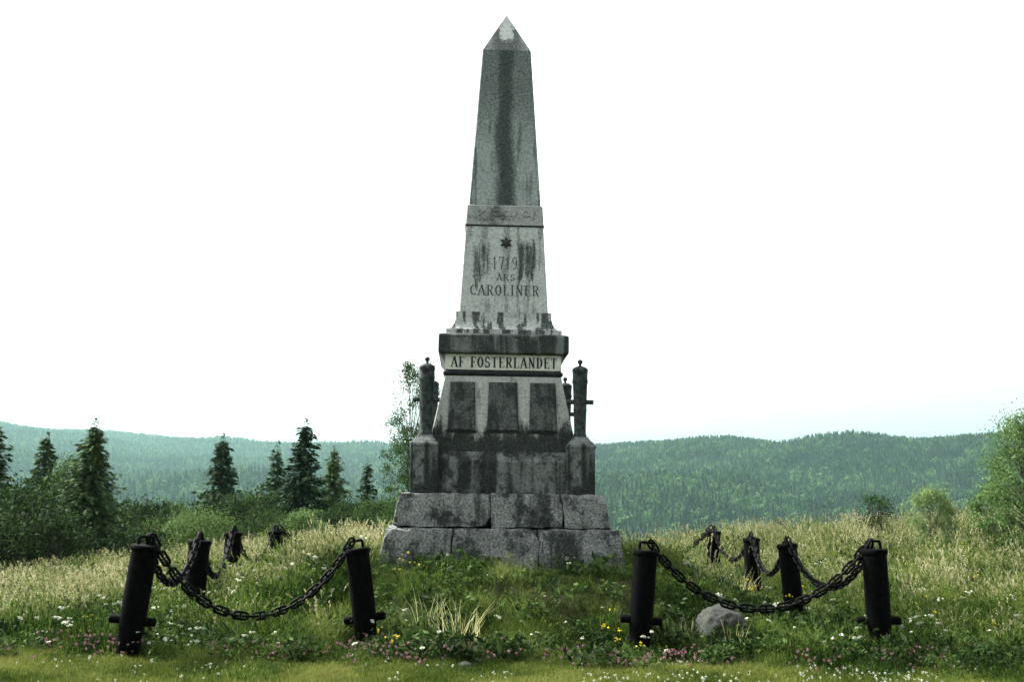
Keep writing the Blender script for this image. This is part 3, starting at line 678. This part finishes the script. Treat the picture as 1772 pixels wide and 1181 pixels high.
# ------------------------------------------------------------------ grass, flowers
def inside(x, y, w=1.62): return (np.abs(x-MX) < w) & (np.abs(y-MY) < w)
def sample(n, d0, d1, amax=36, power=1.0):
    u = RNG.random(n); d = d0*(d1/d0)**(u**power); a = np.radians(RNG.uniform(-amax, amax, n)); return d*np.tan(a), d
def vn(x, y, s, o=0): # value noise 0..1
    return np.array([noise.noise(Vector((a/s + o, b/s + o*1.7, o)))*.5 + .5 for a, b in zip(x, y)])
def mown(x, y):       # 1 on short turf
    front = 1-ss(y + .30*wav(x, y, 1.2) + .22*wav(x, y, .33) + .25*np.exp(-((x-1.5)/.5)**2)*-1, 9.45, 10.1)
    ml = (1-ss(np.hypot((x-.75)/1.25, (y-11.75)/.85), .75, 1.05))
    pl = (1-ss(np.hypot((x+4.5)/1.3, (y-9.7)/.8), .6, 1.1))
    pr = (1-ss(np.hypot((x-4.6)/1.1, (y-9.9)/.6), .6, 1.1)); return np.clip(front + ml + pl + pr, 0, 1)
def put(name, protos, x, y, S, label=None, tilt=.12, zoff=0.0):
    keep = ~inside(x, y); x, y, S = x[keep], y[keep], S[keep]; n = len(x)
    P = np.stack([x, y, terrain(x, y) + zoff], 1)
    return scatter(name, protos, P, S, RNG.uniform(0, 6.28, n), RNG.integers(0, len(protos), n), RNG.normal(0, tilt, (n, 2)), label)

lawn_p = [tuft('lawn_tuft', 'lawn', 46, .03, .075, .10, .0035, .8, seed=s) for s in range(3)]
moss_p = [tuft('moss_tuft', 'moss', 46, .025, .07, .10, .0035, .8, seed=5+s) for s in range(3)]
mead_p = [tuft('meadow_tuft', 'meadow', 34, .10, .27, .10, .0045, .75, seed=10+s) for s in range(4)] + [tuft('meadow_seed_tuft', 'meadow', 26, .14, .34, .11, .0042, .7, .25, seed=20)]
ylw_p = [tuft('yellow_green_tuft', 'ylw', 24, .18, .46, .12, .0036, .6, .35, seed=60+s) for s in range(3)]
strw_p = [tuft('straw_tuft', 'straw', 20, .28, .62, .12, .0028, .5, .9, seed=30+s, hw=.011) for s in range(3)] + [tuft('mixed_tuft', 'meadow', 22, .22, .48, .11, .0042, .55, .3, seed=40)]
herb_p = [herb('herb_clump', 'herb', 60, .20, .075, .030, 50+s) for s in range(3)] + [herb('broad_herb', 'herb', 34, .26, .08, .048, 55)]

x, y = sample(30000, 7.4, 14.0); m = mown(x, y); k = RNG.random(len(x)) < m; x, y = x[k], y[k]
mo = (y > 10.45) & (np.abs(x) < 3)
put('short_turf', lawn_p, x[~mo], y[~mo], RNG.uniform(.7, 1.3, int((~mo).sum())))
put('mossy_turf', moss_p, x[mo], y[mo], RNG.uniform(.6, 1.3, int(mo.sum())))
x, y = sample(50000, 8.6, 30, 36, 1.15); m = mown(x, y)
cl = np.clip((vn(x, y, .55, 3.3)-.5)*2.0 + .5, 0, 1.1); k = (RNG.random(len(x)) > m*.88) & (RNG.random(len(x)) < .35 + 1.3*cl); x, y, cl = x[k], y[k], cl[k]
sc = (.45 + .95*cl)*RNG.uniform(.75, 1.25, len(x))*(1 + .35*ss(y, 12, 18)); mm = ((np.abs(x-.3) < 2.1) & (y < 13)) | ((x > 2.4) & (x < 4.7) & (y > 11) & (y < 16.5)); sc = np.where(mm, sc*.62, sc)
sc = sc*(.42 + .58*ss(y, 9.3, 10.7)); put('meadow_grass', mead_p, x, y, sc)
def tall(name, protos, n, fn, s0, s1, o):
    x, y = sample(n, 10.4, 30, 36, 1.0); cl = vn(x, y, .9, o); c2 = vn(x, y, .3, o + 4)
    pr = fn(x, y)*np.clip(-.55 + 2.3*cl, 0, 2)*(.3 + 1.2*c2)*(1-.92*((np.abs(x-.2) < 2.0) & (y < 13)))*(1-.9*mown(x, y))
    k = RNG.random(len(x)) < pr; x, y = x[k], y[k]
    put(name, protos, x, y, RNG.uniform(s0, s1, len(x))*(1 + .35*ss(y, 18, 23))*(.7 + .5*vn(x, y, .6, o + 9))*(1-.45*((x > 2.4) & (x < 4.7) & (y < 16.5)))*(1-.35*((x < -3) & (x > -4.9) & (y > 10.8) & (y < 17.5))))
tall('straw_grass', strw_p, 24000, lambda x, y: \
    .04 + 1.0*ss(x, -1.2, -2.4)*ss(y, 12.0, 14.5) + .08*ss(x, 3.6, 5)*ss(y, 12, 17) + (.16 + .34*ss(-x, -1, 1))*ss(y, 18, 21) + .22*ss(x, 1.5, 2.6)*ss(y, 13.0, 14.5), .66, 1.12, 8.1)
tall('yellow_green_grass', ylw_p, 24000, lambda x, y: .08 + .40*ss(-x, 2, 4)*ss(y, 10.6, 12.0) + 1.0*ss(x, 3.0, 4.6)*ss(y, 10.8, 13) + .35*ss(x, 1.5, 2.4)*ss(y, 11, 12.5), .6, 1.1, 21.7)
x, y = sample(15000, 9.6, 24, 36, 1.2); cl = vn(x, y, .45, 15.2)
pr = (.9*np.exp(-((y-10.25)/.45)**2) + .45 + .35*ss(x, 4, 5) + 1.2*inside(x, y, 2.1)*(x < .1)*(y < 13))*ss(cl, .40, .58)*(1-.8*mown(x, y))*(1-.9*((np.hypot(x-1.4, y-10.2) < .5) | (np.hypot(x+1.5, y-10.3) < .42)))
k = RNG.random(len(x)) < pr; x, y = x[k], y[k]; put('leafy_ground_herbs', herb_p, x, y, RNG.uniform(.6, 1.2, len(x)))
x, y = sample(5000, 15, 27, 34); k = RNG.random(len(x)) < .16*ss(x, 1.2, 3)*vn(x, y, 1.2, 31.) + .05*ss(-x, 2, 3); x, y = x[k], y[k]
put('tall_stalks', [tuft('tall_stalk_tuft', 'straw', 5, .5, .95, .10, .0030, .45, 1.0, seed=90+q, hw=.013) for q in range(3)] + [herb('tall_leafy_stalk', 'ylw', 46, .75, .045, .036, 95)], x, y, RNG.uniform(.7, 1.1, len(x)))
um = [flower('white_umbel', 'white', 'umbel', .0, s) for s in (1, 2, 3)]; bl = [flower('clover_head', 'white', 'ball', 0, s) for s in (4, 5)]
pk = [flower('pink_head', 'pink', 'ball', 0, s) for s in (6, 7)]; ye = [flower('yellow_head', 'yellow', 'spray', 0.02, s) for s in (8, 9)]
def flowers(name, protos, n, d0, d1, fn, hmin, hmax, s0, s1, power=1.0):
    x, y = sample(n, d0, d1, 34, power); k = RNG.random(n) < fn(x, y); x, y = x[k], y[k]; put(name, protos, x, y, RNG.uniform(s0, s1, len(x)), tilt=.3, zoff=RNG.uniform(hmin, hmax, (~inside(x, y)).sum()) )
flowers('white_clover_flowers', bl, 2800, 7.6, 10.2, lambda x, y: ss(vn(x, y, .6, 2.2), .38, .62)*(.25 + .75*ss(x, -1, 2)), .04, .08, .4, .95)
flowers('white_meadow_flowers', um, 8000, 9.5, 24, lambda x, y: (.07 + .55*(.35 + .65*ss(y, 11, 12.5))*ss(-x, 1.2, 2.2)*(y < 15.5) + .25*ss(x, 2.5, 4)*(y < 12) + 1.3*ss(x, 1.4, 3.0)*ss(y, 16, 19)*(1-ss(x, 6, 9)))*ss(vn(x, y, .8, 5.2), .36, .6), .16, .40, .35, 1.15)
flowers('pink_clover_flowers', pk, 3600, 9.2, 11.2, lambda x, y: np.exp(-((y-9.95)/.45)**2)*ss(vn(x, y, .7, 9.2), .42, .6)*(.3 + .7*ss(np.abs(x), .4, 1.0)), .05, .20, .45, 1.2)
flowers('yellow_meadow_flowers', ye, 2600, 9.8, 24, lambda x, y: (.55*np.exp(-((x+1.0)/.7)**2)*(y < 13) + .35*np.exp(-((x-.9)/.45)**2)*(y < 11) + .5*ss(x, 3.2, 4.5)*ss(y, 12, 16) + .03)*ss(vn(x, y, .7, 6.6), .40, .62), .16, .42, .7, 1.3)
# single plants that stand out
def dry_tuft(px, py, d, n, h, seed, label, spread=.10, wid=.0055):
    q = at(px, py, d); me = tuft('dry_grass_tuft', 'dry', n, h*.5, h, spread, wid, .62, seed=seed); o = link('dry_grass_tuft', me); o.location = (q.x, q.y, tz(q.x, q.y)); tag(o, label, 'grass tuft')
dry_tuft(797, 1118, 10.45, 46, .60, 71, 'bright straw coloured grass tuft splayed in the middle of the mound front', .22, .006)
dry_tuft(738, 1090, 10.6, 26, .62, 72, 'thin upright straw grass tuft left of the splayed bright one', .12, .004)
dry_tuft(1268, 1130, 10.3, 16, .5, 73, 'straw coloured grass stalks leaning in front of the big boulder', .10)
dry_tuft(1185, 1075, 10.9, 14, .42, 74, 'pale grass stalks between the near right post and the big boulder', .09, .004)
dry_tuft(1275, 985, 14.6, 40, .62, 75, 'feathery pale grass clump before the third right post', .22, .004)

# ------------------------------------------------------------------ trees and bushes behind the meadow
SP = [spruce_mesh(5, 101, .32, levels=40, per=10), spruce_mesh(5, 102, .28, levels=36, per=9), spruce_mesh(5, 103, .21, levels=30, sparse=.9), spruce_mesh(5, 104, .27, 'pine', 34, 9)]
TR = [trunk_mesh(4.6, .09, 201), trunk_mesh(4.6, .08, 202)]
def base_to(px, top_py, d): q = at(px, top_py, d); return q.x, q.y, q.z - tz(q.x, q.y)
for px, top, d, k, lb, rz, grp in [
    (166, 724, 26, 0, 'tallest broad dark spruce at the left, beside a paler leafy tree', .3, None),
    (-12, 716, 30, 0, 'dark spruce cut off by the left edge of the picture', 2.0, None),
    (84, 748, 42, 3, 'hazy pale young spruce between the left edge spruce and the broad dark spruce', 1.0, None),
    (388, 750, 40, 1, 'lone slim dark spruce standing clear midway between the left tree groups', 2.5, None),
    (481, 764, 44, 2, 'thin sparse spruce just left of the tall pointed spruce', .9, None),
    (530, 724, 36, 1, 'tall pointed dark spruce left of the monument', 4.0, None),
    (578, 772, 38, 3, 'lighter young spruce close right of the tall pointed spruce', 3.0, None),
    (637, 793, 34, 2, 'narrow dark spruce nearest the left side of the monument', 5.0, None),
    (287, 858, 36, 2, 'small dark spruce tip among the leafy scrub at left', 1.9, None)]:
    x, y, h = base_to(px, top, d); plant_tree('spruce_tree', 'spruce', lb, TR[k % 2], SP[k], x, y, h/5, rz, 'spruces beyond the meadow')
LF = {}
LF['bush'] = leafy_meshes(2.4, 2.6, 301, 'leaf', 90, 120, .042, .04, 6, loose=.11)
LF['bush2'] = leafy_meshes(2.0, 2.4, 302, 'leaf', 80, 110, .040, .04, 6, loose=.11)
LF['tall'] = leafy_meshes(4.2, 2.0, 303, 'leaf', 100, 100, .046, .06, 4, loose=.11)
LF['bright'] = leafy_meshes(1.2, 1.25, 304, 'bright', 60, 120, .027, .03, 9, loose=.085, shape=.75, top=1.12, thick=.4)
LF['willow'] = leafy_meshes(4.0, 2.9, 305, 'bright', 130, 210, .036, .03, 5, loose=.095)
LF['birch'] = leafy_meshes(3.6, 1.35, 306, 'birch', 130, 110, .022, .10, 2, 'bark', loose=.085, thick=.24)
LF['thin'] = leafy_meshes(1.3, 1.0, 307, 'leaf', 44, 60, .024, .05, 5, loose=.13)
for px, top, d, k, lb, rz in [
    (40, 822, 24, 'bush', 'large dark green bush at the left edge in front of the spruces', .2),
    (84, 868, 23, 'bush2', 'rounded green bush in front of the large left edge bush', 1.2),
    (122, 764, 37, 'tall', 'light green leafy tree just left of the broad dark spruce', 2.2),
    (300, 852, 39, 'tall', 'rounded leafy tree rising behind the small dark spruce tip', 1.4),
    (440, 836, 43, 'tall', 'hazy leafy tree between the lone slim spruce and the thin sparse spruce', 3.9),
    (-25, 850, 22, 'bush2', 'dark bush cut by the left edge of the picture', 3.2),
    (345, 868, 31, 'bush2', 'round dark bush behind the second left post', 4.1),
    (255, 862, 33, 'bush', 'pale green bush beside the small dark spruce tip', 5.2),
    (425, 838, 36, 'bush', 'leafy bush below the lone slim spruce', .9),
    (530, 876, 26, 'bright', 'bright green round bush behind the farthest left post', 1.7),
    (468, 868, 30, 'bush2', 'mid green bush left of the bright round bush', 2.9),
    (590, 872, 29, 'bush2', 'dark leafy bush under the narrow spruce left of the monument', .4),
    (1612, 832, 21, 'bright', 'bright green willow bush on the right meadow edge', 2.5),
    (1512, 846, 23, 'thin', 'thin olive bush left of the bright willow bush on the right', .6),
    (1778, 684, 19, 'willow', 'tall light green willow tree at the right edge', 1.1),
    (1712, 822, 20, 'bright', 'loose green bush at the foot of the willow tree', 4.4)]:
    x, y, h = base_to(px, top, d); tr, cr = LF[k]; h0 = max(v.co.z for v in cr.vertices)
    tree = k in ('tall', 'willow'); plant_tree('leafy_tree' if tree else 'bush', 'tree' if tree else 'bush', lb, tr, cr, x, y, h/h0, rz, tn='trunk' if tree else 'stem', slim=.72 if px in (1612, 1712) else .62 if k == 'tall' else .88 if k == 'willow' else 1.0)
x, y, h = base_to(722, 618, 21); h0 = max(v.co.z for v in LF['birch'][1].vertices)
plant_tree('birch_tree', 'birch', 'thin loose young birch just behind the left side of the monument', LF['birch'][0], LF['birch'][1], x, y, h/h0, .5, slim=.8)

# scrub on the slope behind the left meadow: one leafy mass
x = RNG.uniform(-36, -1, 420); y = RNG.uniform(24.5, 62, 420); k = np.abs(np.arctan2(x, y)) < .56; x, y = x[k], y[k]
pxs = 886 + x/y*FPX; hgt = np.where(pxs < 110, 848, 880) + 14*wav(pxs, y*9, 60) + RNG.uniform(-16, 44, len(x))      # how high this scrub grows seen from the meadow
room = EYE + y*((853 + (pxs-886)*.0131) - hgt)/FPX - terrain(x, y)
k = (room > .5) & ~((pxs > 95) & (pxs < 235) & (y < 30)); x, y, room = x[k], y[k], room[k]
ki = RNG.integers(0, 4, len(x)); hh = np.array([2.35, 1.95, 1.3, 1.2])[ki]
scatter('scrub_thicket', [LF['bush'][1], LF['bush2'][1], LF['thin'][1], LF['bright'][1]], np.stack([x, y, terrain(x, y)], 1), np.clip(room/hh, .3, 1.5), RNG.uniform(0, 6.28, len(x)), ki)

# ------------------------------------------------------------------ far woods
def far_conifer(seed):
    rng = np.random.default_rng(seed); Q = []
    for k in range(13):
        f = k/13; z = .06 + .9*f; rad = (.21*(1-f)**.9 + .015)*rng.uniform(.8, 1.2)
        for j in range(7):
            an = 2*math.pi*(j + rng.random())/7; c = np.array([math.cos(an), math.sin(an), 0]); s = np.array([-c[1], c[0], 0])
            Q.append([np.array([0, 0, z+.07]), c*rad*.6 - s*rad*.42 + [0, 0, z], c*rad + [0, 0, z-.05], c*rad*.6 + s*rad*.42 + [0, 0, z]])
    return quads_mesh('far_conifer', np.array(Q), F['far_con'])
def far_broadleaf(seed):
    rng = np.random.default_rng(seed); d = rng.normal(size=(16, 3)); d /= np.linalg.norm(d, axis=1)[:, None]
    ce = d*np.array([.22, .22, .34])*rng.uniform(.5, 1, (16, 1)) + np.array([0, 0, .55])
    C = (ce[:, None] + rng.normal(0, .055, (16, 9, 3))).reshape(-1, 3)
    return quads_mesh('far_broadleaf', leaf_quads(C, .060, .7, rng), F['far_dec'])
FARP = [far_conifer(1), far_conifer(2), far_conifer(3), far_broadleaf(4), far_broadleaf(5)]
def far_wood(name, n, a0, a1, r0, r1, hmin, hmax, dec):
    a = RNG.uniform(a0, a1, n); r = np.sqrt(RNG.uniform(r0*r0, r1*r1, n)); x, y = r*np.sin(a), r*np.cos(a); z = terrain(x, y)
    k = (z + hmax - EYE)/r > -.075; x, y, z, a, r = x[k], y[k], z[k], a[k], r[k]
    p = wav(x, y, 60) + .7*wav(x+300, y, 23); thin = RNG.random(len(x)) > .35*(p > .75)
    x, y, z, p = x[thin], y[thin], z[thin], p[thin]
    d = RNG.random(len(x)) < dec + .35*np.clip(p, -.6, .8)
    scatter(name, FARP, np.stack([x, y, z-.3], 1), np.where(d, RNG.uniform(hmin*.7, hmax*.95, len(x)), RNG.uniform(hmin, hmax, len(x))), RNG.uniform(0, 6.28, len(x)), np.where(d, RNG.integers(3, 5, len(x)), RNG.integers(0, 3, len(x))))
far_wood('wooded_hillside', 52000, -.08, .60, 420, 1560, 11, 22, .42)
far_wood('distant_wood', 70000, -.62, -.02, 420, 3450, 11, 22, .48)

# ------------------------------------------------------------------ haze
hz = MB().box((-4800, -900, -75), (4800, 4800, 330)).build('haze', None); tag(hz, kind='stuff')
hm = bpy.data.materials.new('haze_air'); hm.use_nodes = True; t = hm.node_tree
for n in list(t.nodes):
    if n.type != 'OUTPUT_MATERIAL': t.nodes.remove(n)
pv = t.nodes.new('ShaderNodeVolumePrincipled'); pv.inputs['Color'].default_value = (.46, .77, .76, 1); pv.inputs['Density'].default_value = .000100; pv.inputs['Anisotropy'].default_value = .2
t.links.new(pv.outputs[0], t.nodes['Material Output'].inputs['Volume']); hz.data.materials.append(hm)
